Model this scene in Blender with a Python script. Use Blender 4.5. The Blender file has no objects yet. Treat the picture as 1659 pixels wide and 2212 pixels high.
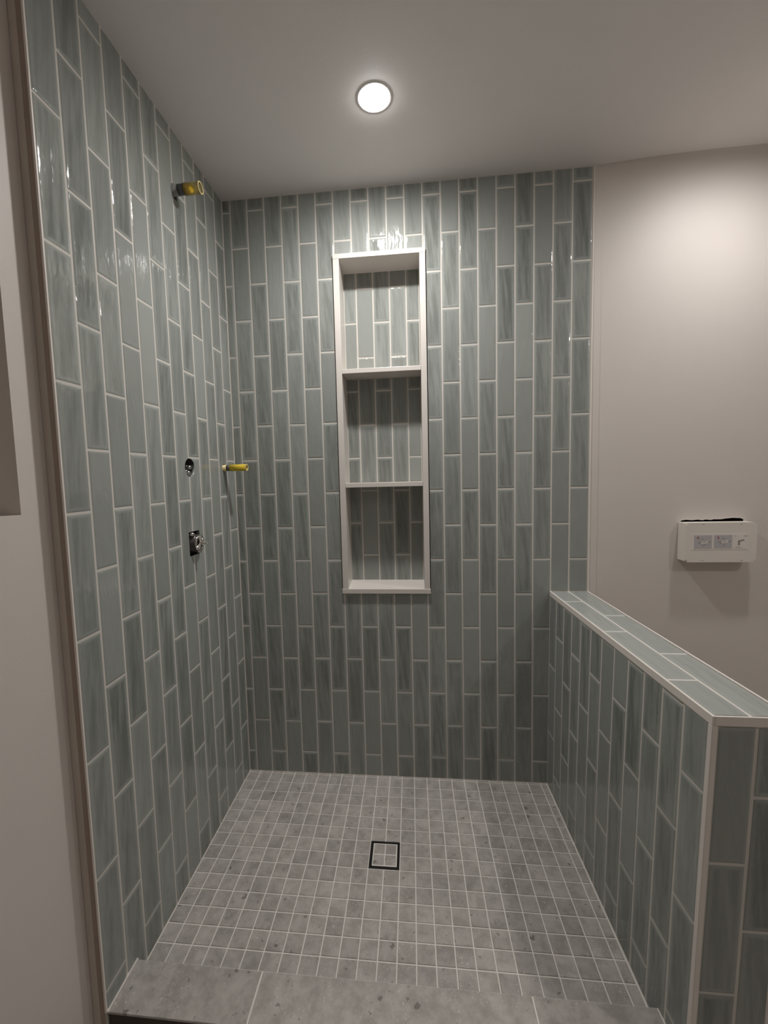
import bpy, bmesh, math, random
from mathutils import Vector, Matrix

random.seed(7)
S = bpy.context.scene
C = S.collection
U = 0.0675                      # metres per wall-tile pitch
ZF, ZC = -2.192, 32.45          # shower floor and ceiling heights in pitches
def W(X, Y, Z): return Vector((X * U, Y * U, (Z - ZF) * U))

# ------------------------------------------------------------------ camera
R = ((0.99500102, 0.02601239, 0.09641744),
     (-0.01838323, 0.9966903, -0.07918652),
     (-0.09815816, 0.0770182, 0.99218606))
def ax(r, s): return Vector((s * r[0], s * r[2], -s * r[1]))
right, up, back = ax(R[0], 1), ax(R[1], -1), ax(R[2], -1)
cd = bpy.data.cameras.new('camera')
cam = bpy.data.objects.new('camera', cd); C.objects.link(cam)
m = Matrix.Identity(4)
for i in range(3):
    m[i][0], m[i][1], m[i][2] = right[i], up[i], back[i]
m.translation = W(10.1225, -24.3847, 16.4014)
cam.matrix_world = m
cd.sensor_fit = 'HORIZONTAL'; cd.sensor_width = 36.0
cd.lens = 897.63 / 1659 * 36
cd.shift_x = (829.5 - 800.64) / 1659
cd.shift_y = -(1106 - 1097.33) / 1659
cd.clip_start = 0.02
S.camera = cam

# ------------------------------------------------------------------ world, exposure
wd = bpy.data.worlds.new('world'); S.world = wd
wd.use_nodes = True
wd.node_tree.nodes['Background'].inputs[0].default_value = (0.05, 0.045, 0.04, 1)
wd.node_tree.nodes['Background'].inputs[1].default_value = 0.3
S.view_settings.view_transform = 'Standard'
S.view_settings.look = 'None'
S.view_settings.exposure = 0.0
S.view_settings.gamma = 1.0
S.view_settings.use_curve_mapping = False
LAMP_STRENGTH = 1020.0           # diffusers of the recessed ceiling lamps (built further down)
LAMP2_STRENGTH = 490.0
FILL_LAMP_STRENGTH = 640.0  # fill lamp added out of view
LAMP_WIDE, LAMP_POW = 0.15, 1.0
LAMP_COLOR = (1.0, 0.975, 0.95)

# ------------------------------------------------------------------ materials
def mat(name):
    M = bpy.data.materials.new(name); M.use_nodes = True
    nt = M.node_tree
    return M, nt, nt.nodes['Principled BSDF']
class N:
    def __init__(s, nt): s.nt = nt
    def __call__(s, kind, **kw):
        n = s.nt.nodes.new(kind)
        for k, v in kw.items(): setattr(n, k, v)
        return n
    def link(s, a, b): s.nt.links.new(a, b)
    def math(s, op, a, b=None, c=None, clamp=False):
        n = s('ShaderNodeMath', operation=op); n.use_clamp = clamp
        for i, v in enumerate((a, b, c)):
            if v is None: continue
            if isinstance(v, (int, float)): n.inputs[i].default_value = v
            else: s.link(v, n.inputs[i])
        return n.outputs[0]
    def mix(s, f, a, b, blend='MIX'):
        n = s('ShaderNodeMix', data_type='RGBA', blend_type=blend)
        for i, v in ((0, f), (6, a), (7, b)):
            if isinstance(v, (int, float)): n.inputs[i].default_value = v
            elif isinstance(v, tuple): n.inputs[i].default_value = (*v, 1)
            else: s.link(v, n.inputs[i])
        return n.outputs[2]
    def noise(s, vec, scale, detail=2, rough=0.5):
        n = s('ShaderNodeTexNoise')
        n.inputs['Scale'].default_value = scale; n.inputs['Detail'].default_value = detail
        n.inputs['Roughness'].default_value = rough
        s.link(vec, n.inputs['Vector']); return n.outputs['Fac']
    def ramp(s, f, a, b):
        n = s('ShaderNodeMapRange'); n.interpolation_type = 'SMOOTHSTEP'
        s.link(f, n.inputs[0]); n.inputs[1].default_value = a; n.inputs[2].default_value = b
        return n.outputs[0]
    def mapping(s, vec, scale=(1, 1, 1), loc=None):
        n = s('ShaderNodeMapping'); n.inputs['Scale'].default_value = scale
        s.link(vec, n.inputs['Vector'])
        if loc is not None: s.link(loc, n.inputs['Location'])
        return n.outputs[0]

def plain(name, col, rough=0.6, metal=0.0, bump=None, vary=0.0, spec=None):
    M, nt, b = mat(name); n = N(nt)
    b.inputs['Base Color'].default_value = (*col, 1)
    b.inputs['Roughness'].default_value = rough; b.inputs['Metallic'].default_value = metal
    if spec is not None: b.inputs['Specular IOR Level'].default_value = spec
    tc = n('ShaderNodeTexCoord')
    f = n.noise(tc.outputs['Object'], 9.0, 4)
    if vary:
        c = n.mix(f, tuple(x * (1 - vary) for x in col), tuple(min(1, x * (1 + vary)) for x in col))
        n.link(c, b.inputs['Base Color'])
    if bump:
        bp = n('ShaderNodeBump'); bp.inputs['Strength'].default_value = bump[1]
        bp.inputs['Distance'].default_value = 0.001
        n.link(n.noise(tc.outputs['Object'], bump[0], 3), bp.inputs['Height'])
        n.link(bp.outputs[0], b.inputs['Normal'])
    return M

def tile_glaze(name, along):
    """hand-glazed ceramic: UV = place inside the whole tile; object colour R tone, G streaks, B seed"""
    M, nt, b = mat(name); n = N(nt)
    tc = n('ShaderNodeTexCoord'); oi = n('ShaderNodeObjectInfo')
    sp = n('ShaderNodeSeparateColor'); n.link(oi.outputs['Color'], sp.inputs[0])
    tone, streak, seed = sp.outputs[0], sp.outputs[1], sp.outputs[2]
    uv = n('ShaderNodeSeparateXYZ'); n.link(tc.outputs['UV'], uv.inputs[0])
    u, v = uv.outputs[0], uv.outputs[1]
    loc = n('ShaderNodeCombineXYZ')
    for i in range(3): n.link(n.math('MULTIPLY', seed, 37.0 + 11 * i), loc.inputs[i])
    # distance to nearest factory edge in pitches (tile 1 x 4)
    eu = n.math('MINIMUM', u, n.math('SUBTRACT', 1.0, u))
    ev = n.math('MULTIPLY', n.math('MINIMUM', v, n.math('SUBTRACT', 1.0, v)), 4.0)
    d = n.math('MINIMUM', eu, ev)
    comb = n('ShaderNodeCombineXYZ'); n.link(u, comb.inputs[0]); n.link(v, comb.inputs[1])
    wob = n.noise(n.mapping(comb.outputs[0], (5, 20, 1), loc.outputs[0]), 1.0, 3)
    d2 = n.math('ADD', d, n.math('MULTIPLY', n.math('SUBTRACT', wob, 0.5), 0.10))
    pool = n.ramp(d2, 0.09, 0.22)                      # glaze pools inside, thins at the rim
    # slanted runs of glaze along the tile
    sk = n('ShaderNodeCombineXYZ')
    n.link(n.math('ADD', u, n.math('MULTIPLY', v, 0.32)), sk.inputs[0]); n.link(v, sk.inputs[1])
    s1 = n.noise(n.mapping(sk.outputs[0], (4.2, 1.6, 1), loc.outputs[0]), 1.0, 3, 0.55)
    s2 = n.noise(n.mapping(comb.outputs[0], (9.0, 2.4, 1), loc.outputs[0]), 1.0, 3, 0.6)
    runs = n.ramp(n.math('ADD', n.math('MULTIPLY', s1, 0.78), n.math('MULTIPLY', s2, 0.22)), 0.30, 0.72)
    fac = n.math('MULTIPLY', streak, n.math('MULTIPLY', pool, n.math('SUBTRACT', 1.1, runs)), clamp=True)
    light = (0.32, 0.338, 0.318); dark = (0.178, 0.192, 0.177)
    base = n.mix(fac, light, dark)
    ton = n.math('ADD', 0.80, n.math('MULTIPLY', tone, 0.32))
    tcol = n('ShaderNodeCombineXYZ')
    for i in range(3): n.link(ton, tcol.inputs[i])
    n.link(n.mix(1.0, base, tcol.outputs[0], 'MULTIPLY'), b.inputs['Base Color'])
    b.inputs['Roughness'].default_value = 0.09
    b.inputs['Specular IOR Level'].default_value = 0.55
    # gentle hand-made waviness
    bp = n('ShaderNodeBump'); bp.inputs['Strength'].default_value = 0.6; bp.inputs['Distance'].default_value = 0.004
    sc = {'z': (42, 42, 15), 'y': (42, 15, 42)}[along]
    h = n.noise(n.mapping(tc.outputs['Object'], sc, loc.outputs[0]), 1.0, 2)
    n.link(h, bp.inputs['Height']); n.link(bp.outputs[0], b.inputs['Normal'])
    return M

def stone(name):
    """grey porcelain with terrazzo flecks"""
    M, nt, b = mat(name); n = N(nt)
    tc = n('ShaderNodeTexCoord'); oi = n('ShaderNodeObjectInfo')
    sp = n('ShaderNodeSeparateColor'); n.link(oi.outputs['Color'], sp.inputs[0])
    loc = n('ShaderNodeCombineXYZ')
    for i in range(3): n.link(n.math('MULTIPLY', sp.outputs[2], 3.0 + 2 * i), loc.inputs[i])
    p = n.mapping(tc.outputs['Object'], (1, 1, 1), loc.outputs[0])
    cloud = n.ramp(n.noise(p, 26, 6, 0.65), 0.32, 0.68)
    base = n.mix(cloud, (0.365, 0.335, 0.31), (0.52, 0.485, 0.455))
    ton = n.math('ADD', 0.88, n.math('MULTIPLY', sp.outputs[0], 0.2))
    tcol = n('ShaderNodeCombineXYZ')
    for i in range(3): n.link(ton, tcol.inputs[i])
    base = n.mix(1.0, base, tcol.outputs[0], 'MULTIPLY')
    def flecks(scale, dist, size, prob, where=None):
        nz = n('ShaderNodeTexNoise'); nz.inputs['Scale'].default_value = scale * 1.6
        n.link(p, nz.inputs['Vector'])
        dv = n('ShaderNodeMix', data_type='VECTOR'); dv.inputs[0].default_value = dist
        n.link(p, dv.inputs[4]); n.link(nz.outputs['Color'], dv.inputs[5])
        vo = n('ShaderNodeTexVoronoi'); vo.inputs['Scale'].default_value = scale
        n.link(dv.outputs[1], vo.inputs['Vector'])
        hit = n.math('LESS_THAN', vo.outputs['Distance'], size)
        cs = n('ShaderNodeSeparateColor'); n.link(vo.outputs['Color'], cs.inputs[0])
        f = n.math('MULTIPLY', hit, n.math('LESS_THAN', cs.outputs[0], prob))
        if where is not None: f = n.math('MULTIPLY', f, where)
        return f
    patch = n.ramp(n.noise(p, 16, 2), 0.45, 0.6)
    base = n.mix(n.math('MULTIPLY', flecks(170, 0.012, 0.30, 0.34, patch), 0.55), base, (0.78, 0.74, 0.68))
    base = n.mix(n.math('MULTIPLY', flecks(95, 0.018, 0.30, 0.04), 0.55), base, (0.10, 0.085, 0.075))
    base = n.mix(n.math('MULTIPLY', flecks(60, 0.02, 0.36, 0.018), 0.6), base, (0.085, 0.07, 0.062))
    n.link(base, b.inputs['Base Color'])
    b.inputs['Roughness'].default_value = 0.42
    bp = n('ShaderNodeBump'); bp.inputs['Strength'].default_value = 0.12; bp.inputs['Distance'].default_value = 0.001
    n.link(n.noise(p, 300, 3), bp.inputs['Height']); n.link(bp.outputs[0], b.inputs['Normal'])
    return M

GLAZE_Z = tile_glaze('tile_glaze', 'z')
GLAZE_Y = tile_glaze('tile_glaze_cap', 'y')
STONE = stone('porcelain_stone')
GROUT = plain('wall_grout', (0.62, 0.59, 0.54), 0.8, bump=(400, 0.2), vary=0.06)
FGROUT = plain('floor_grout', (0.80, 0.765, 0.71), 0.85, bump=(400, 0.2), vary=0.06)
PAINT = plain('wall_paint', (0.66, 0.61, 0.57), 0.55, bump=(260, 0.12), vary=0.02)
CEILP = plain('ceiling_paint', (0.88, 0.845, 0.83), 0.6, bump=(220, 0.15), vary=0.02)
TRIMM = plain('trim_metal', (0.80, 0.745, 0.69), 0.4, vary=0.03)
SOLID = plain('niche_solid_surface', (0.70, 0.655, 0.61), 0.3, vary=0.03)
DARK = plain('painted_cavity_shade', (0.012, 0.01, 0.008), 0.8)  # near-black colour paints in the shade inside holes and gaps
BLACKP = plain('black_plastic', (0.015, 0.014, 0.013), 0.35)
SUBFL = plain('subfloor', (0.06, 0.045, 0.035), 0.8, bump=(40, 0.3), vary=0.3)
ROOMFL = plain('room_floor', (0.36, 0.335, 0.31), 0.6, bump=(40, 0.2), vary=0.1)
BROWN2 = plain('raw_backer_edge', (0.40, 0.32, 0.265), 0.8, bump=(90, 0.2), vary=0.12)
BROWN = plain('raw_board_edge', (0.62, 0.56, 0.49), 0.8, bump=(90, 0.2), vary=0.12)
CHROME = plain('chrome', (0.75, 0.74, 0.72), 0.12, 1.0)
NICKEL = plain('satin_nickel', (0.66, 0.63, 0.58), 0.32, 0.55)
DBRONZE = plain('dark_valve_body', (0.05, 0.045, 0.043), 0.3, 0.3)
GREYP = plain('grey_pipe_fitting', (0.30, 0.30, 0.28), 0.45)
DGREYP = plain('dark_grey_coupling', (0.10, 0.10, 0.105), 0.4)
PLASTIC = plain('white_box_plastic', (0.74, 0.69, 0.63), 0.45, vary=0.03)
PAPER = plain('label_paper', (0.76, 0.71, 0.66), 0.6)
LGREY = plain('label_grey', (0.48, 0.46, 0.47), 0.6)
INK = plain('label_ink', (0.03, 0.028, 0.03), 0.6)
INKG = plain('label_grey_ink', (0.27, 0.25, 0.24), 0.6)
RED = plain('label_red', (0.42, 0.07, 0.09), 0.6)
def yellow(name, alpha, col=(0.80, 0.60, 0.07)):
    M, nt, b = mat(name)
    b.inputs['Base Color'].default_value = (*col, 1)
    b.inputs['Roughness'].default_value = 0.25
    b.inputs['Transmission Weight'].default_value = alpha
    b.inputs['IOR'].default_value = 1.12
    return M
YELLOW = yellow('yellow_plastic', 0.15)
AMBER = yellow('clear_amber_plastic', 0.9, (0.86, 0.76, 0.42))
PALE = plain('pale_yellow_band', (0.75, 0.62, 0.30), 0.4)
def emis(name, st):
    """LED diffuser: brightest at the centre, and straight down (lens)"""
    M, nt, b = mat(name); n = N(nt)
    b.inputs['Base Color'].default_value = (0.9, 0.9, 0.9, 1)
    b.inputs['Emission Color'].default_value = (*LAMP_COLOR, 1)
    g = n('ShaderNodeNewGeometry'); sx = n('ShaderNodeSeparateXYZ'); n.link(g.outputs['Incoming'], sx.inputs[0])
    c = n.math('MAXIMUM', n.math('MULTIPLY', sx.outputs[2], -1.0), 0.0)
    lens = n.math('ADD', LAMP_WIDE, n.math('MULTIPLY', n.math('POWER', c, LAMP_POW), 1.0 - LAMP_WIDE))
    tc = n('ShaderNodeTexCoord'); ln = n('ShaderNodeVectorMath', operation='LENGTH')
    n.link(n.mapping(tc.outputs['Object'], (1 / U, 1 / U, 0)), ln.inputs[0])
    core = n.math('SUBTRACT', 1.0, n.math('MULTIPLY', n.ramp(ln.outputs['Value'], 0.34, 0.66), 0.8))
    n.link(n.math('MULTIPLY', n.math('MULTIPLY', lens, core), st), b.inputs['Emission Strength'])
    return M

# ------------------------------------------------------------------ helpers
def link_mesh(name, me, parent=None, loc=(0, 0, 0), mats=()):
    o = bpy.data.objects.new(name, me); C.objects.link(o)
    o.location = loc
    if parent is not None: o.parent = parent
    for mm in mats:
        me.materials.append(mm)
    return o
def obj(name, bm, mats, parent=None, loc=(0, 0, 0), smooth=False):
    """bm is in world metres relative to loc"""
    me = bpy.data.meshes.new(name)
    bmesh.ops.recalc_face_normals(bm, faces=bm.faces)
    if smooth:
        for f in bm.faces: f.smooth = True
    bm.to_mesh(me); bm.free()
    if not isinstance(mats, (list, tuple)): mats = [mats]
    return link_mesh(name, me, parent, loc, mats)
def thing(name, label, cat, loc=(0, 0, 0), group=None):
    o = bpy.data.objects.new(name, None); C.objects.link(o)
    o.location = loc; o.empty_display_size = 0.05
    o['label'] = label; o['category'] = cat
    if group: o['group'] = group
    return o
def structure(o): o['kind'] = 'structure'; return o
def box(bm, a, b, fn=None, mi=0):
    """axis box between pitch corners a and b"""
    (x0, y0, z0), (x1, y1, z1) = a, b
    P = [(x0, y0, z0), (x1, y0, z0), (x1, y1, z0), (x0, y1, z0), (x0, y0, z1), (x1, y0, z1), (x1, y1, z1), (x0, y1, z1)]
    if fn: P = [fn(*p) for p in P]
    vs = [bm.verts.new(W(*p)) for p in P]
    for q in ((0, 1, 2, 3), (4, 5, 6, 7), (0, 1, 5, 4), (1, 2, 6, 5), (2, 3, 7, 6), (3, 0, 4, 7)):
        f = bm.faces.new([vs[i] for i in q]); f.material_index = mi
    return vs
def rbox(name, a, b, mats, parent=None, bev=0.02, fn=None, seg=2):
    bm = bmesh.new(); box(bm, a, b, fn)
    if bev: bmesh.ops.bevel(bm, geom=list(bm.edges), offset=bev * U, segments=seg, profile=0.5, affect='EDGES')
    return obj(name, bm, mats, parent)
def boxes(name, lst, mats, parent=None, fn=None):
    bm = bmesh.new()
    for a, b in lst: box(bm, a, b, fn)
    return obj(name, bm, mats, parent)
def tube(bm, p0, p1, r0, r1=None, seg=24, cap0=True, cap1=True, mi=0):
    p0, p1 = Vector(p0), Vector(p1); r1 = r0 if r1 is None else r1
    d = (p1 - p0).normalized(); a = d.orthogonal().normalized(); b = d.cross(a)
    rings = []
    for p, r in ((p0, r0), (p1, r1)):
        rings.append([bm.verts.new(p + (a * math.cos(t) + b * math.sin(t)) * r) for t in (2 * math.pi * i / seg for i in range(seg))])
    for i in range(seg):
        f = bm.faces.new((rings[0][i], rings[0][(i + 1) % seg], rings[1][(i + 1) % seg], rings[1][i])); f.smooth = True; f.material_index = mi
    if cap0: bm.faces.new(rings[0]).material_index = mi
    if cap1: bm.faces.new(rings[1]).material_index = mi
    return rings
def pipe(bm, p0, p1, r, t, seg=28):
    """open tube with wall thickness"""
    a = tube(bm, p0, p1, r, seg=seg, cap0=False, cap1=False)
    b = tube(bm, p0, p1, r - t, seg=seg, cap0=False, cap1=False)
    for k in (0, 1):
        for i in range(seg):
            j = (i + 1) % seg
            bm.faces.new((a[k][i], a[k][j], b[k][j], b[k][i]))
def boolean_cut(o, cutters):
    for c in cutters:
        md = o.modifiers.new('cut', 'BOOLEAN'); md.operation = 'DIFFERENCE'; md.object = c; md.solver = 'EXACT'
        md.material_mode = 'INDEX'
    bpy.context.view_layer.update()
    dg = bpy.context.evaluated_depsgraph_get()
    me = bpy.data.meshes.new_from_object(o.evaluated_get(dg))
    o.modifiers.clear(); o.data = me

# ------------------------------------------------------------------ tile builder
GAP = 0.085; BEV = 0.07; DROP = 0.015; THICK = 0.16
_cache = {}
def tile(parent, mats, orient, rect, full, plane, name='tile', gap=GAP, bev=BEV, drop=DROP, thick=THICK,
         fn=None, col=None, cuts=(), tilt=0.0018, key=None, stuff_bm=None):
    """rect/full = (a0,a1,b0,b1) pitch cell on the plane, including half the joints.
    orient: 'back' a=X b=Z face -Y at Y=plane; 'left' a=-Y b=Z face +X; 'right' a=-Y b=Z face -X; 'up' a=X b=Y face +Z; 'cap' a=X b=-Y face +Z
    cuts: rectangles removed from it (only those that leave straight strips)."""
    fa0, fa1, fb0, fb1 = full
    def cell(r):
        a0, a1, b0, b1 = r
        g = gap / 2
        a0 += g if a0 - fa0 < 1e-4 or r is rect else 0
        a1 -= g if fa1 - a1 < 1e-4 or r is rect else 0
        b0 += g if b0 - fb0 < 1e-4 or r is rect else 0
        b1 -= g if fb1 - b1 < 1e-4 or r is rect else 0
        return a0, a1, b0, b1
    pieces = [cell(rect)]
    for (c0, c1, d0, d1) in cuts:
        out = []
        for (a0, a1, b0, b1) in pieces:
            if c0 >= a1 or c1 <= a0 or d0 >= b1 or d1 <= b0: out.append((a0, a1, b0, b1)); continue
            if d1 < b1: out.append((a0, a1, d1, b1))
            if d0 > b0: out.append((a0, a1, b0, d0))
            lo, hi = max(b0, d0), min(b1, d1)
            if c0 > a0: out.append((a0, c0, lo, hi))
            if c1 < a1: out.append((c1, a1, lo, hi))
        pieces = [p for p in out if p[1] - p[0] > 0.05 and p[3] - p[2] > 0.05]
    if not pieces: return None
    ca, cb = (rect[0] + rect[1]) / 2, (rect[2] + rect[3]) / 2
    def world(a, b, h):
        if orient == 'back': q = (a, plane - h, b)
        elif orient == 'left': q = (plane + h, -a, b)
        elif orient == 'right': q = (plane - h, -a, b)
        elif orient == 'up': q = (a, b, plane + h)
        else: q = (a, -b, plane + h)
        return W(*(fn(*q) if fn else q))
    k = None
    if fn is None and not cuts and stuff_bm is None:
        k = (orient, key, plane, tuple(round(v - w, 3) for v, w in zip(pieces[0], (ca, ca, cb, cb))), tuple(round(v - w, 3) for v, w in zip(full, (ca, ca, cb, cb))))
    org = world(ca, cb, 0)
    if k in _cache: me = _cache[k]
    else:
        bm = stuff_bm if stuff_bm is not None else bmesh.new()
        if stuff_bm is not None: org = Vector((0, 0, 0))
        uvl = bm.loops.layers.uv.verify()
        for (a0, a1, b0, b1) in pieces:
            e = lambda edge, fe: abs(edge - fe) < gap
            ba0, ba1 = (bev if e(a0, fa0) else 0.0005), (bev if e(a1, fa1) else 0.0005)
            bb0, bb1 = (bev if e(b0, fb0) else 0.0005), (bev if e(b1, fb1) else 0.0005)
            rings = []
            for t, h in ((0, -thick), (0, -drop), (0.38, -drop * 0.38), (1, 0)):
                rings.append([(a0 + ba0 * t, b0 + bb0 * t, h), (a1 - ba1 * t, b0 + bb0 * t, h), (a1 - ba1 * t, b1 - bb1 * t, h), (a0 + ba0 * t, b1 - bb1 * t, h)])
            vr = [[bm.verts.new(world(*p) - org) for p in r] for r in rings]
            faces = []
            for i in range(3):
                for j in range(4):
                    q = (j, (j + 1) % 4)
                    faces.append((bm.faces.new((vr[i][q[0]], vr[i][q[1]], vr[i + 1][q[1]], vr[i + 1][q[0]])), (rings[i][q[0]], rings[i][q[1]], rings[i + 1][q[1]], rings[i + 1][q[0]])))
            faces.append((bm.faces.new(vr[3]), rings[3]))
            faces.append((bm.faces.new(vr[0][::-1]), rings[0][::-1]))
            for f, pr in faces:
                for lp, pp in zip(f.loops, pr):
                    lp[uvl].uv = ((pp[0] - fa0) / (fa1 - fa0), (pp[1] - fb0) / (fb1 - fb0))
        if stuff_bm is not None: return None
        bmesh.ops.recalc_face_normals(bm, faces=bm.faces)
        me = bpy.data.meshes.new(name); bm.to_mesh(me); bm.free()
        for mm in (mats if isinstance(mats, (list, tuple)) else [mats]): me.materials.append(mm)
        if k is not None: _cache[k] = me
    o = bpy.data.objects.new(name, me); C.objects.link(o); o.parent = parent; o.location = org
    if tilt:
        o.rotation_euler = [random.uniform(-tilt, tilt) for _ in range(3)]
    if col is None:
        r = random.random()
        st = random.uniform(0.0, 0.10) if r < 0.22 else random.uniform(0.45, 1.0)
        tn = random.uniform(0.3, 0.8) if r < 0.22 else random.uniform(0.35, 1.0)
        col = (tn, st, random.random(), 1)
    o.color = col
    return o

PH, ZA = 4.074, 29.722
def joint_z(setA): return ZA if setA else ZA + PH / 2
def column_cells(setA, lo, hi, off=0.0):
    z = joint_z(setA) + off + 2 * PH
    while z > lo:
        a, b = z - PH, z
        if b > lo and a < hi: yield (max(a, lo), min(b, hi)), (a, b)
        z -= PH

# ------------------------------------------------------------------ room shell
XL, XE = -0.48, 20.045
NX0, NX1, NZ0, NZ1 = 5.91, 11.14, 9.385, 28.96       # niche outer frame
GROUT_D = 0.017
# back wall: grout bed with the niche hole
bm = bmesh.new()
hx0, hx1, hz0, hz1 = NX0 - 0.05, NX1 + 0.05, NZ0 + 0.02, NZ1 - 0.02
y0, y1 = GROUT_D, 3.2
ZB = ZF - 1.6
for a, b in (((-2.2, y0, ZB), (hx0, y1, ZC)), ((hx1, y0, ZB), (XE, y1, ZC)), ((hx0, y0, ZB), (hx1, y1, hz0)), ((hx0, y0, hz1), (hx1, y1, ZC)), ((hx0, 2.4, hz0), (hx1, y1, hz1))):
    box(bm, a, b)
wall_back = structure(obj('wall_back', bm, GROUT))
for c in range(-1, 20):
    a0, a1 = (c, c + 1) if c >= 0 else (XL, 0)
    if c == 19: a1 = 20.03
    lo = ZF if c < 18 else 9.51
    for (b0, b1), (f0, f1) in column_cells(c % 2 == 0, lo, ZC, random.uniform(-.012, .012)):
        tile(wall_back, GLAZE_Z, 'back', (a0, a1, b0, b1), (c, c + 1, f0, f1), 0.0,
             cuts=[(NX0 - 0.06, NX1 + 0.06, NZ0 - 0.02, NZ1 + 0.02)] if 5 <= c <= 11 and b1 > NZ0 - .1 and b0 < NZ1 + .1 else ())
# tile edge profile and plain wall to the right
rb = rbox('trim_strip', (XE + 0.0, -0.02, 9.4), (XE + 0.075, 0.2, ZC), TRIMM, wall_back, 0.015)
bm = bmesh.new(); box(bm, (XE + 0.075, 0.03, ZB), (40.0, y1, ZC))
wall_plain = structure(obj('wall_back_plain', bm, [PAINT, DARK]))
rbox('plaster_strip', (XE + 0.08, 0.012, ZB), (XE + 0.48, 0.1, ZC), PAINT, wall_plain, 0.012)
# soft plastered cove where the plain wall meets the ceiling
bm = bmesh.new(); rr = 0.55; prof = [(0.04, ZC + .02), (0.04, ZC - rr)]
for i in range(1, 9):
    t = math.pi / 2 * i / 9
    prof.append((0.03 - rr + rr * math.cos(t), ZC - rr + rr * math.sin(t)))
prof += [(0.03 - rr, ZC), (0.03 - rr, ZC + .02)]
def cove_ring(X, s): return [bm.verts.new(W(X, 0.03 + (y - 0.03) * s, ZC + (z - ZC) * s)) for y, z in prof]
rings = [cove_ring(X, s) for X, s in ((XE + 0.12, 0.08), (XE + 1.2, 0.3), (XE + 3.0, 0.6), (XE + 5.5, 0.8), (40, 1.0))]
for v0, v1 in zip(rings, rings[1:]):
    for i in range(len(prof)):
        j = (i + 1) % len(prof); f = bm.faces.new((v0[i], v0[j], v1[j], v1[i])); f.smooth = 1 < i < 10
bm.faces.new(rings[0]); bm.faces.new(rings[-1])
obj('plaster_cove', bm, PAINT, wall_plain)

# left tiled wall
PL = 1.0497; YE = -12.6
bm = bmesh.new(); box(bm, (-2.2, YE - 0.02, ZB), (XL - GROUT_D, 0.08, ZC))
wall_left = structure(obj('wall_left', bm, [GROUT, DARK]))
left_tiles = []
for c in range(12):
    for (b0, b1), (f0, f1) in column_cells(c % 2 == 0, ZF, ZC, random.uniform(-.012, .012)):
        o = tile(wall_left, [GLAZE_Z, GLAZE_Z], 'left', (c * PL + (0.02 if c == 0 else 0), (c + 1) * PL, b0, b1), (c * PL, (c + 1) * PL, f0, f1), XL)
        left_tiles.append((c, b0, b1, o))
rbox('trim_strip', (XL - 0.05, YE - 0.06, ZF + .69), (XL + 0.02, YE, ZC), TRIMM, wall_left, 0.015)
# exposed board edge at the entry side of the tiled wall
XP = -0.965
rbox('board_edge', (XP + 0.02, YE - 0.05, ZB), (XL - 0.23, YE + 0.05, ZC), BROWN, wall_left, 0.0)
rbox('backer_edge', (XL - 0.24, YE - 0.035, ZB), (XL - 0.05, YE + 0.05, ZC), BROWN2, wall_left, 0.0)

# plain wall on the left in front of the shower, with a square recess
OY0, OY1, OZ0, OZ1 = -13.6, -19.5, 15.55, 28.0
bm = bmesh.new(); YB = -46.0
for a, b in (((-7, OY0, ZB), (XP, YE + 0.0, ZC)), ((-7, YB, ZB), (XP, OY1, ZC)), ((-7, OY1, ZB), (XP, OY0, OZ0)), ((-7, OY1, OZ1), (XP, OY0, ZC)), ((-7, OY1, OZ0), (-5.6, OY0, OZ1))):
    box(bm, a, b)
wall_ol = structure(obj('wall_entry_left', bm, PAINT))
bm = bmesh.new(); tube(bm, W(XP - 0.05, YE - 0.02, ZB), W(XP - 0.05, YE - 0.02, ZC), 0.06 * U, seg=16)
obj('corner_bead', bm, PAINT, wall_ol)

# ceiling, room floor, far walls
bm = bmesh.new(); box(bm, (-7, YB, ZC), (40, 3.2, ZC + 1.0))
ceiling = structure(obj('ceiling', bm, CEILP))
bm = bmesh.new(); box(bm, (-7, YB, ZB - 0.6), (40, 3.2, ZB + 0.0))
subfloor = structure(obj('floor_outer', bm, ROOMFL))
bm = bmesh.new(); box(bm, (38, YB, ZB), (40, 0.03, ZC))
structure(obj('wall_far_right', bm, PAINT))
bm = bmesh.new(); box(bm, (-7, YB, ZB), (40, YB + 1, ZC))
structure(obj('wall_front', bm, PAINT))

# ------------------------------------------------------------------ shower floor: mosaic
FP, FX, FY = 0.7493, 7.7466, -4.6476
def pony_x(y, z):
    """half wall face, a little out of plumb and out of square"""
    t = (z - ZF) / 11.443
    return (17.865 + 0.0095 * -y) * (1 - t) + (17.955 + 0.0294 * -y) * t
bm = bmesh.new(); box(bm, (XL - .1, -12.4, ZB), (18.3, 0.06, ZF - 0.03))
floor = structure(obj('floor', bm, FGROUT))
cells = []
for i in range(-11, 14):
    for j in range(-9, 10):
        a0, a1 = FX + i * FP, FX + (i + 1) * FP
        b1 = FY - j * FP; b0 = b1 - FP
        xr = pony_x((b0 + b1) / 2, ZF) - 0.04
        ca0, ca1, cb0, cb1 = max(a0, XL + 0.02), min(a1, xr), max(b0, -11.25), min(b1, -0.02)
        if ca1 - ca0 < 0.09 or cb1 - cb0 < 0.09: continue
        if 0 <= i < 2 and 0 <= j < 2 : continue
        cells.append((cb0, (ca0, ca1, cb0, cb1), (a0, a1, b0, b1)))
cells.sort(key=lambda c: c[0])
def stone_col(): return (random.random(), 0, random.random(), 1)
for _, r, f in cells[:300]:
    tile(floor, STONE, 'up', r, f, ZF, gap=0.056, bev=0.014, drop=0.014, thick=0.05, col=stone_col(), tilt=0.0015, key='f')
bm = bmesh.new()
for _, r, f in cells[300:]:
    tile(None, STONE, 'up', r, f, ZF, gap=0.056, bev=0.014, drop=0.014, thick=0.05, stuff_bm=bm)
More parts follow.
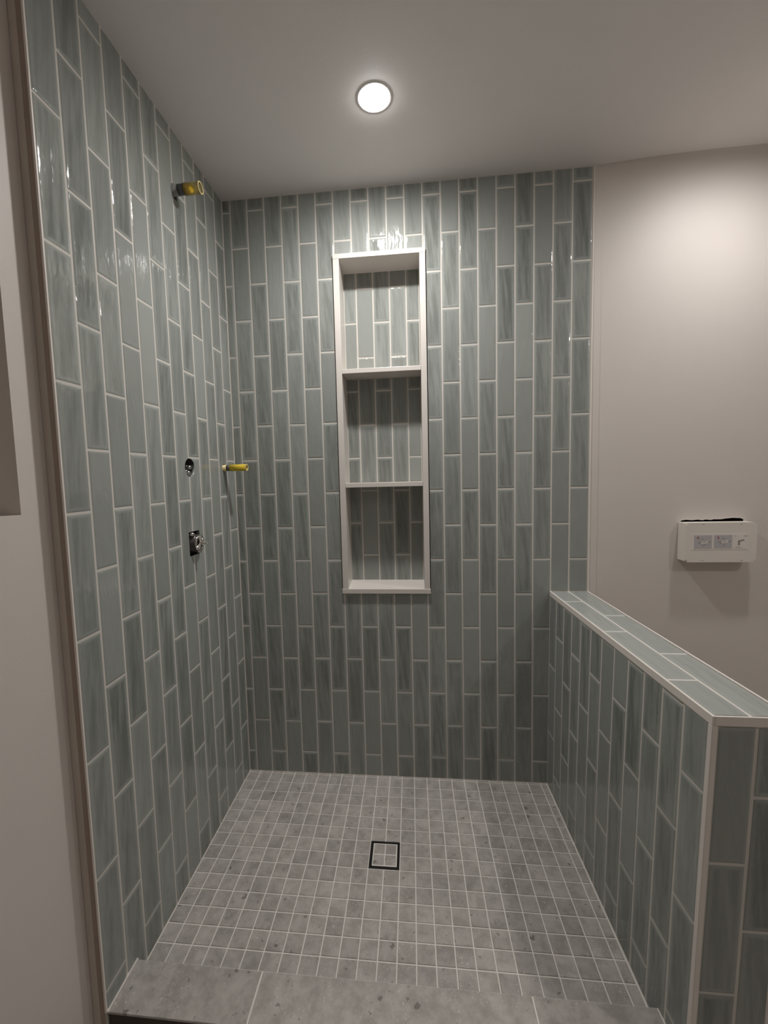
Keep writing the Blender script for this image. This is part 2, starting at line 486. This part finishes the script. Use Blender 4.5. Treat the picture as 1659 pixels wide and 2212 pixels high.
o = obj('tile', bm, STONE, floor); o['kind'] = 'stuff'; o.color = (0.5, 0, 0.37, 1)

# drain in the floor
DX0, DX1, DY1, DY0 = FX, FX + 2 * FP, FY, FY - 2 * FP
drain = thing('floor_drain', 'square black-rimmed floor drain with a tile insert in the mosaic shower floor', 'drain', W((DX0 + DX1) / 2, (DY0 + DY1) / 2, ZF))
def rel(o, root):
    o.parent = root; o.location = Vector(o.location) - root.location
    return o
e = 0.02
fr = boxes('drain_frame', [((DX0 + e, DY0 + e, ZF - .03), (DX1 - e, DY0 + 0.09, ZF + .012)), ((DX0 + e, DY1 - .09, ZF - .03), (DX1 - e, DY1 - e, ZF + .012)),
                           ((DX0 + e, DY0 + .09, ZF - .03), (DX0 + .09, DY1 - .09, ZF + .012)), ((DX1 - .09, DY0 + .09, ZF - .03), (DX1 - e, DY1 - .09, ZF + .012))], BLACKP)
rel(fr, drain)
rel(boxes('drain_well', [((DX0 + .09, DY0 + .09, ZF - .03), (DX1 - .09, DY1 - .09, ZF - .025))], DARK), drain)
i0, i1, k0, k1 = DX0 + .155, DX1 - .145, DY0 + .155, DY1 - .12
tray = rel(rbox('insert_tray', (i0, k0, ZF - .028), (i1, k1, ZF + .0), FGROUT, None, 0.02), drain)
for p_ in (0, 1):
    for q_ in (0, 1):
        w_, h_ = (i1 - i0 - .06) / 2, (k1 - k0 - .06) / 2
        r = (i0 + .03 + p_ * w_, i0 + .03 + (p_ + 1) * w_, k0 + .03 + q_ * h_, k0 + .03 + (q_ + 1) * h_)
        t = tile(None, STONE, 'up', r, r, ZF + .012, gap=0.045, bev=0.014, drop=0.014, thick=0.03, col=stone_col(), key='d')
        t.parent = tray

# threshold of large stone slabs
TZ, TY0, TY1 = ZF + 0.687, -12.63, -11.03
thr = thing('shower_threshold', 'low grey stone slab threshold along the front edge of the shower floor', 'threshold', W(8.7, -11.8, ZF))
rel(boxes('threshold_core', [((XL + .02, TY0 + .09, ZB), (18.0, TY1 - .02, TZ - 0.16))], SUBFL), thr)
rel(boxes('threshold_bed', [((XL + .02, TY0 + .06, TZ - 0.17), (18.0, TY1 - .01, TZ - 0.05))], SUBFL), thr)
rel(boxes('threshold_grout', [((XL + .02, TY0 + .03, TZ - 0.06), (18.0, TY1 - .02, TZ - 0.012))], FGROUT), thr)
xs = [XL + 0.02, 4.40, 13.93, 18.26]
for a0, a1 in zip(xs, xs[1:]):
    ends = pony_x(TY1, TZ) - 0.02
    t = tile(None, STONE, 'up', (a0, min(a1, ends), TY0, TY1), (a0, min(a1, ends), TY0, TY1), TZ, name='slab', gap=0.05, bev=0.014, drop=0.014, thick=0.08, col=stone_col(), key='s')
    t.parent = thr; t.location = Vector(t.location) - Vector(thr.location)
rel(boxes('silicone_bead', [((XL - .02, TY0 + .02, TZ - .03), (XL + .05, TY1, TZ + .03))], TRIMM), thr)

# ------------------------------------------------------------------ half wall on the right
PP = 1.031; CAPZ = 9.51; PYE = -12.36; PTOP = 9.235; PXO = 20.06
def outer_x(y, z): return pony_x(y, z) + 2.12
def tw(x, y, z): return (x + pony_x(y, z) - 18.0, y, z)          # x measured from 18 on the face
bm = bmesh.new(); box(bm, (18.0 + GROUT_D, PYE - 0.14 + GROUT_D, ZB), (20.0, 0.055, CAPZ - 0.018))
bmesh.ops.subdivide_edges(bm, edges=list(bm.edges), cuts=11, use_grid_fill=True)
for v in bm.verts: v.co = W(*tw(v.co.x / U, v.co.y / U, v.co.z / U + ZF))
wall_right = structure(obj('wall_right', bm, GROUT))
for c in range(12):
    for (b0, b1), (f0, f1) in column_cells(c % 2 == 0, ZF, PTOP, -0.06 - 0.014 * c):
        tile(wall_right, GLAZE_Z, 'right', (c * PP + (0.02 if c == 0 else 0), (c + 1) * PP - (0.02 if c == 11 else 0), b0, b1), (c * PP, (c + 1) * PP, f0, f1), 18.0, fn=tw)
# its narrow end
for c, (a0, a1) in enumerate(((18.14, 19.17), (19.17, 20.02))):
    for (b0, b1), (f0, f1) in column_cells(c == 0, ZB, PTOP, -0.15 - 0.08 * 0):
        tile(wall_right, GLAZE_Z, 'back', (a0, a1, b0, b1), (a0, a0 + 1.03, f0, f1), PYE - 0.14, fn=tw)
rbox('trim_strip', (17.985, PYE - 0.16, ZB), (18.135, PYE - 0.0, PTOP), TRIMM, wall_right, 0.02, tw)
# cap: edge profiles and two rows of tiles laid lengthwise
rbox('trim_strip', (17.985, PYE - 0.16, PTOP + 0.0), (18.05, 0.0, CAPZ + 0.012), TRIMM, wall_right, 0.02, tw)
rbox('trim_strip', (18.05, PYE - 0.16, PTOP + 0.0), (20.12, PYE - 0.10, CAPZ + 0.012), TRIMM, wall_right, 0.02, tw)
rbox('trim_strip', (20.05, PYE - 0.10, PTOP + 0.0), (20.12, 0.0, CAPZ + 0.012), TRIMM, wall_right, 0.02, tw)
PC = 4.215
for (a0, a1, s0) in ((18.05, 19.03, 1.955), (19.03, 20.05, -0.08)):
    y = s0 - PC
    while y < 12.45:
        b0, b1 = max(y, 0.0), min(y + PC, 12.46)
        if b1 - b0 > 0.1:
            tile(wall_right, GLAZE_Y, 'cap', (a0, a1, b0, b1), (a0, a1, y, y + PC), CAPZ, name='cap_tile', fn=tw, col=(random.uniform(.6, 1), random.uniform(.05, .4), random.random(), 1))
        y += PC
# painted outer face of the half wall
bm = bmesh.new(); box(bm, (20.0, PYE - 0.1, ZB), (20.06, 0.03, PTOP), tw)
obj('painted_side', bm, PAINT, wall_right)

# ------------------------------------------------------------------ niche
FYN = -0.13; DEPTH = 1.45
IX0, IX1 = 6.265, 10.80
niche = thing('shower_niche', 'tall white recessed niche with two shelves set in the back tiled wall', 'niche', W((NX0 + NX1) / 2, 0, NZ0))
def np_(name, a, b, m=SOLID, bev=0.015): return rel(rbox(name, a, b, m, None, bev), niche)
tp_ = np_('top_panel', (NX0, FYN, 28.695), (NX1, DEPTH + .1, NZ1))
sl_ = np_('sill', (NX0 - 0.02, FYN - 0.03, NZ0), (NX1 + 0.02, DEPTH + .1, 9.665))
for o_, s_ in ((tp_, -0.10), (sl_, 0.11)):               # both slope a little inside the recess
    zs = [v.co.z for v in o_.data.vertices]; zm = (min(zs) + max(zs)) / 2
    for v in o_.data.vertices:
        if (v.co.z < zm) == (s_ < 0): v.co.z += s_ * max(0.0, v.co.y - (FYN + .1) * U)
np_('side_panel', (NX0 + .01, FYN, 9.67), (IX0, DEPTH + .1, 28.69))
np_('side_panel', (IX1, FYN, 9.67), (NX1 - .01, DEPTH + .1, 28.69))
np_('shelf', (IX0 + .005, FYN + .012, 22.32), (IX1 - .005, DEPTH - .01, 22.575))
np_('shelf', (IX0 + .005, FYN + .012, 15.74), (IX1 - .005, DEPTH - .01, 15.995))
bp_ = np_('back_panel', (IX0 - .1, DEPTH + GROUT_D, 9.6), (IX1 + .1, DEPTH + .3, 28.75), GROUT, 0)
nb = [6.02, 7.02, 8.035, 9.03, 10.02, 11.02]
for c in range(5):
    s = 25.63 if c % 2 == 0 else 23.585
    for lo, hi in ((9.66, 15.74), (15.99, 22.32), (22.57, 28.70)):
        z = s + 2 * 4.06
        while z > lo:
            a, b = z - 4.06, z
            if a < hi and min(b, hi) - max(a, lo) > 0.1:
                t = tile(None, GLAZE_Z, 'back', (max(nb[c], IX0), min(nb[c + 1], IX1), max(a, lo), min(b, hi)), (nb[c], nb[c + 1], a, b), DEPTH, key='n')
                t.parent = bp_
            z -= 4.06

# ------------------------------------------------------------------ ceiling lamps
def lathe(bm, prof, c, seg=48):
    rings = []
    for r, z in prof:
        rings.append([bm.verts.new((c[0] + r * math.cos(t), c[1] + r * math.sin(t), c[2] + z)) for t in (2 * math.pi * i / seg for i in range(seg))] if r > 1e-6 else [bm.verts.new((c[0], c[1], c[2] + z))])
    for a, b in zip(rings, rings[1:]):
        for i in range(seg):
            j = (i + 1) % seg
            if len(b) == 1: f = bm.faces.new((a[i], a[j], b[0]))
            elif len(a) == 1: f = bm.faces.new((a[0], b[i], b[j]))
            else: f = bm.faces.new((a[i], a[j], b[j], b[i]))
            f.smooth = True
def lamp(X, Y, st, label):
    t = thing('ceiling_light', label, 'light', W(X, Y, ZC), 'recessed round ceiling lights')
    bm = bmesh.new()
    lathe(bm, [(0.0, -0.14 * U), (0.2 * U, -0.135 * U), (0.35 * U, -0.12 * U), (0.5 * U, -0.085 * U), (0.6 * U, -0.045 * U), (0.655 * U, 0.0)], (0, 0, 0))
    obj('diffuser', bm, emis('lamp_glow', st), t)
    bm = bmesh.new()
    lathe(bm, [(0.66 * U, 0.0), (0.665 * U, -0.022 * U), (0.69 * U, -0.03 * U), (0.74 * U, -0.02 * U), (0.77 * U, 0.0)], (0, 0, 0))
    obj('trim_ring', bm, CEILP, t)
lamp(8.86, -5.43, LAMP_STRENGTH, 'round glowing recessed light in the ceiling above the shower')
lamp(26.4, -5.2, LAMP2_STRENGTH, 'round recessed ceiling light outside the shower, beyond the half wall')
lamp(36.0, -24.0, FILL_LAMP_STRENGTH, 'added unseen ceiling light right of the viewer, brightening the plain left wall')  # invented lamp, put in to lift the plain left wall

# ------------------------------------------------------------------ plumbing rough-ins on the left wall
def cutter(build):
    bm = bmesh.new(); build(bm)
    bmesh.ops.recalc_face_normals(bm, faces=bm.faces)
    me = bpy.data.meshes.new('cutter'); bm.to_mesh(me); bm.free()
    me.materials.append(GLAZE_Z); me.materials.append(DARK)
    o = bpy.data.objects.new('cutter', me); C.objects.link(o)
    for p in me.polygons: p.material_index = 1
    return o
HOLE = -1.55
arm_c, low_c, div_c, val_c = (-5.10, 29.72), (-1.50, 17.06), (-5.19, 17.02), (-5.15, 13.35)
cuts = [
    (cutter(lambda bm: tube(bm, W(HOLE, arm_c[0], arm_c[1] - .05), W(0.3, arm_c[0], arm_c[1] - .05), 0.33 * U, seg=20)), arm_c, .33),
    (cutter(lambda bm: tube(bm, W(HOLE, *low_c), W(0.3, *low_c), 0.235 * U, seg=20)), low_c, .24),
    (cutter(lambda bm: tube(bm, W(HOLE, *div_c), W(0.3, *div_c), 0.45 * U, seg=28)), div_c, .45),
    (cutter(lambda bm: box(bm, (HOLE, val_c[0] - .5, val_c[1] - .58), (0.3, val_c[0] + .5, val_c[1] + .58))), val_c, .62)]
boolean_cut(wall_left, [c[0] for c in cuts])
for c, b0, b1, o in left_tiles:
    hit = [k for k, (y, z), r in cuts if c * PL < -y + r and (c + 1) * PL > -y - r and b0 < z + r and b1 > z - r]
    if hit:
        colr = o.color[:]
        boolean_cut(o, hit); o.color = colr
for k, _, _ in cuts: bpy.data.objects.remove(k)

def stub(label, c, r, x_grey, x_dark, x_end, ymat):
    y, z = c
    t = thing('pipe_stub', label, 'pipe', W(XL, y, z), 'capped pipe stubs on the left wall')
    o = Vector(t.location)
    bm = bmesh.new(); tube(bm, W(HOLE + .02, y, z) - o, W(x_grey, y, z) - o, r * 0.98 * U, seg=8)
    obj('fitting', bm, GREYP if ymat is AMBER else PALE, t)
    bm = bmesh.new(); tube(bm, W(x_grey, y, z) - o, W(x_dark, y, z) - o, r * 0.9 * U)
    obj('coupling', bm, DGREYP, t)
    bm = bmesh.new(); pipe(bm, W(x_dark, y, z) - o, W(x_end, y, z) - o, r * U, 0.035 * U)
    obj('sleeve', bm, ymat, t)
    bm = bmesh.new(); pipe(bm, W(x_end - .01, y, z) - o, W(x_end + .03, y, z) - o, r * 1.04 * U, 0.05 * U)
    obj('rim', bm, PALE, t)
    bm = bmesh.new(); tube(bm, W(x_dark - .02, y, z) - o, W(x_dark + (.30 if ymat is AMBER else .04), y, z) - o, (r - .09) * U)
    obj('plug', bm, YELLOW, t)
stub('yellow translucent capped pipe stub near the ceiling on the left tiled wall', (arm_c[0], arm_c[1] + .03), 0.25, -0.28, 0.03, 0.76, AMBER)
stub('yellow plastic pipe stub at mid height beside the back corner', low_c, 0.19, -0.30, -0.10, 0.85, YELLOW)

# diverter rough-in inside its round hole
y, z = div_c
t = thing('diverter_valve', 'metal diverter fitting inside a round hole in the left tiled wall', 'valve', W(XL, y, z)); o = Vector(t.location)
bm = bmesh.new(); tube(bm, W(HOLE + .05, y, z) - o, W(XL - .3, y, z) - o, 0.2 * U); tube(bm, W(XL - .3, y, z) - o, W(XL - .1, y, z) - o, 0.13 * U)
obj('body', bm, DBRONZE, t)
bm = bmesh.new()
box(bm, (XL - .35, y - .36, z + .02), (XL - .22, y + .36, z + .1)); box(bm, (XL - .35, y - .36, z - .12), (XL - .22, y + .36, z - .05))
for v in bm.verts: v.co -= o
obj('bracket', bm, CHROME, t)
bm = bmesh.new()
tube(bm, W(XL - .35, y + .14, z + .02) - o, W(XL - .04, y + .14, z + .02) - o, 0.09 * U, seg=8)
obj('screw', bm, CHROME, t)
bm = bmesh.new(); tube(bm, W(XL - .35, y + .05, z - .26) - o, W(XL - .05, y + .05, z - .26) - o, 0.11 * U, seg=6)
obj('screw', bm, CHROME, t)
bm = bmesh.new(); tube(bm, W(XL - .3, y - .12, z - .2) - o, W(XL - .08, y - .12, z - .2) - o, 0.1 * U, seg=12)
obj('stem', bm, CHROME, t)

# mixing valve
y, z = val_c
t = thing('mixing_valve', 'dark round mixing valve with chrome stem in a rectangular hole in the left tiled wall', 'valve', W(XL, y, z)); o = Vector(t.location)
bm = bmesh.new(); tube(bm, W(HOLE + .05, y, z) - o, W(-0.34, y, z) - o, 0.43 * U, seg=32); tube(bm, W(-.34, y, z) - o, W(-0.26, y, z) - o, 0.43 * U, 0.39 * U, seg=32, cap0=False)
obj('body', bm, DBRONZE, t)
bm = bmesh.new(); pipe(bm, W(-0.38, y, z) - o, W(-0.19, y, z) - o, 0.385 * U, 0.07 * U, 32)
obj('retaining_ring', bm, CHROME, t)
bm = bmesh.new(); tube(bm, W(-.36, y, z) - o, W(-0.25, y, z) - o, 0.3 * U, seg=24)
obj('cartridge', bm, DBRONZE, t)
bm = bmesh.new()
for k in range(3):
    an = math.pi / 2 + k * 2 * math.pi / 3 + 0.25
    dy, dz = math.cos(an), math.sin(an)
    q = [(r_ * dy - w_ * dz, r_ * dz + w_ * dy) for r_, w_ in ((0, -.07), (.34, -.10), (.34, .10), (0, .07))]
    va = [bm.verts.new(W(-.20, y + a_, z + b_) - o) for a_, b_ in q]; vb = [bm.verts.new(W(-.155, y + a_, z + b_) - o) for a_, b_ in q]
    bm.faces.new(va); bm.faces.new(vb)
    for e_ in range(4): bm.faces.new((va[e_], va[(e_ + 1) % 4], vb[(e_ + 1) % 4], vb[e_]))
obj('star_plate', bm, NICKEL, t)
bm = bmesh.new(); box(bm, (-.20, y - .075, z - .055), (.02, y + .075, z + .055)); box(bm, (.02, y - .06, z - .05), (.15, y + .06, z + .03))
for v in bm.verts: v.co -= o
obj('stem', bm, NICKEL, t)
for dy, dz in ((0.28, -.44), (-.30, .46)):
    bm = bmesh.new(); tube(bm, W(-.75, y + dy, z + dz) - o, W(-.33, y + dy, z + dz) - o, 0.085 * U, seg=12)
    obj('screw', bm, CHROME, t)

# ------------------------------------------------------------------ plaster guard box on the plain wall
BX0, BX1, BZ0, BZ1, BD = 24.78, 28.26, 11.30, 13.42, -0.66
t = thing('flush_plate_box', 'off-white plastic in-wall box cover with two grey diagram labels on the plain wall', 'box', W((BX0 + BX1) / 2, 0, (BZ0 + BZ1) / 2)); o = Vector(t.location)
bm = bmesh.new(); box(bm, (BX0, BD, BZ0 + .03), (BX1, 0.03, BZ1)); bmesh.ops.bevel(bm, geom=[e for e in bm.edges], offset=0.03 * U, segments=2, affect='EDGES')
for v in bm.verts: v.co -= o
obj('body', bm, PLASTIC, t)
bm = bmesh.new(); box(bm, (BX0 - .05, BD - .045, BZ0), (BX1 + .03, BD, BZ1 + .02))
ed = [e for e in bm.edges if abs(e.verts[0].co.y - e.verts[1].co.y) > 1e-4]
bmesh.ops.bevel(bm, geom=ed, offset=0.12 * U, segments=4, affect='EDGES')
for v in bm.verts: v.co -= o
obj('cover', bm, PLASTIC, t)
F = BD - .045
def plate(name, x0, x1, z0, z1, m, lift, parent=t):
    bm = bmesh.new(); box(bm, (x0, F - lift, z0), (x1, F + .004, z1))
    for v in bm.verts: v.co -= o
    return obj(name, bm, m, parent)
def poly(bm, pts, lift):
    a = [bm.verts.new(W(x, F - lift, zz) - o) for x, zz in pts]; b = [bm.verts.new(W(x, F - lift + .006, zz) - o) for x, zz in pts]
    bm.faces.new(a); bm.faces.new(b[::-1])
    for i in range(len(pts)):
        j = (i + 1) % len(pts); bm.faces.new((a[i], a[j], b[j], b[i]))
plate('label_sheet', 25.10, 27.90, 11.98, 12.86, PAPER, 0.008)
for nm, x0, dz in (('diagram_label', 25.17, 0.0), ('diagram_label', 26.17, 0.03)):
    lb = plate(nm, x0, x0 + .90, 12.05, 12.77, LGREY, 0.014)
    cx, cz = x0 + .53, 12.37 + dz
    bm = bmesh.new()
    poly(bm, [(cx - .17, cz - .09), (cx + .15, cz - .05), (cx + .17, cz + .12), (cx - .17, cz + .07)], 0.022)
    obj('plate_drawing', bm, PAPER, lb)
    bm = bmesh.new()
    poly(bm, [(cx - .20, cz - .08), (cx - .17, cz - .09), (cx - .17, cz + .07), (cx - .20, cz + .08)], 0.022)
    poly(bm, [(cx - .20, cz + .08), (cx - .17, cz + .07), (cx + .14, cz + .12), (cx + .12, cz + .145)], 0.022)
    for ax_, az in ((-.28, .0), (.25, .05), (-.09, .2), (-.03, -.17)):
        n_ = 8; poly(bm, [(cx + ax_ + .035 * math.cos(q * 2 * math.pi / n_), cz + az + .025 * math.sin(q * 2 * math.pi / n_)) for q in range(n_)], 0.022)
    for q in range(5):
        poly(bm, [(cx - .11 + q * .045, cz - .01 + q * .006), (cx - .08 + q * .045, cz - .01 + q * .006), (cx - .08 + q * .045, cz + .03 + q * .006), (cx - .11 + q * .045, cz + .03 + q * .006)], 0.026)
    obj('diagram_lines', bm, INKG, lb)
    bm = bmesh.new()
    rx, rz = x0 + .19, 12.65
    poly(bm, [(rx - .05, rz - .02), (rx + .01, rz + .045), (rx + .05, rz + .03), (rx - .01, rz - .05)], 0.022)
    poly(bm, [(rx - .0, rz - .075), (rx + .06, rz - .02), (rx + .075, rz - .045), (rx + .03, rz - .085)], 0.022)
    obj('red_mark', bm, RED, lb)
lb = plate('instruction_label', 27.17, 27.84, 12.05, 12.79, PAPER, 0.012)
bm = bmesh.new()
poly(bm, [(27.36, 12.22), (27.44, 12.22), (27.46, 12.43), (27.67, 12.48), (27.66, 12.54), (27.36, 12.47)], 0.02)
for x0, x1, zz in ((27.19, 27.25, 12.70), (27.62, 27.67, 12.70), (27.69, 27.75, 12.705), (27.77, 27.82, 12.70), (27.28, 27.33, 12.10), (27.36, 27.41, 12.10), (27.43, 27.48, 12.10)):
    poly(bm, [(x0, zz), (x1, zz), (x1, zz + .025), (x0, zz + .025)], 0.018)
obj('arrow_print', bm, INKG, lb)
for x0, zz in ((25.55, BZ0 + .09), (27.5, BZ0 + .09), (25.55, BZ1 - .08), (27.45, BZ1 - .08)):
    bm = bmesh.new(); poly(bm, [(x0, zz), (x0 + .13, zz), (x0 + .13, zz + .02), (x0, zz + .02)], 0.004)
    obj('clip_slot', bm, INKG, t)
# ragged gap in the plasterboard above the box
pts = [(24.88, 13.30), (28.1, 13.30), (28.13, 13.50), (28.0, 13.575), (27.6, 13.60), (27.2, 13.565), (27.0, 13.53), (26.6, 13.535), (26.5, 13.50), (26.2, 13.53), (26.05, 13.49), (25.8, 13.53), (25.5, 13.50), (25.2, 13.53), (24.95, 13.49)]
def ragged(bm):
    a = [bm.verts.new(W(x, -0.5, zz)) for x, zz in pts]; b = [bm.verts.new(W(x, 1.2, zz)) for x, zz in pts]
    bm.faces.new(a); bm.faces.new(b[::-1])
    for i in range(len(pts)):
        j = (i + 1) % len(pts); bm.faces.new((a[i], a[j], b[j], b[i]))
k = cutter(ragged); boolean_cut(wall_plain, [k]); bpy.data.objects.remove(k)
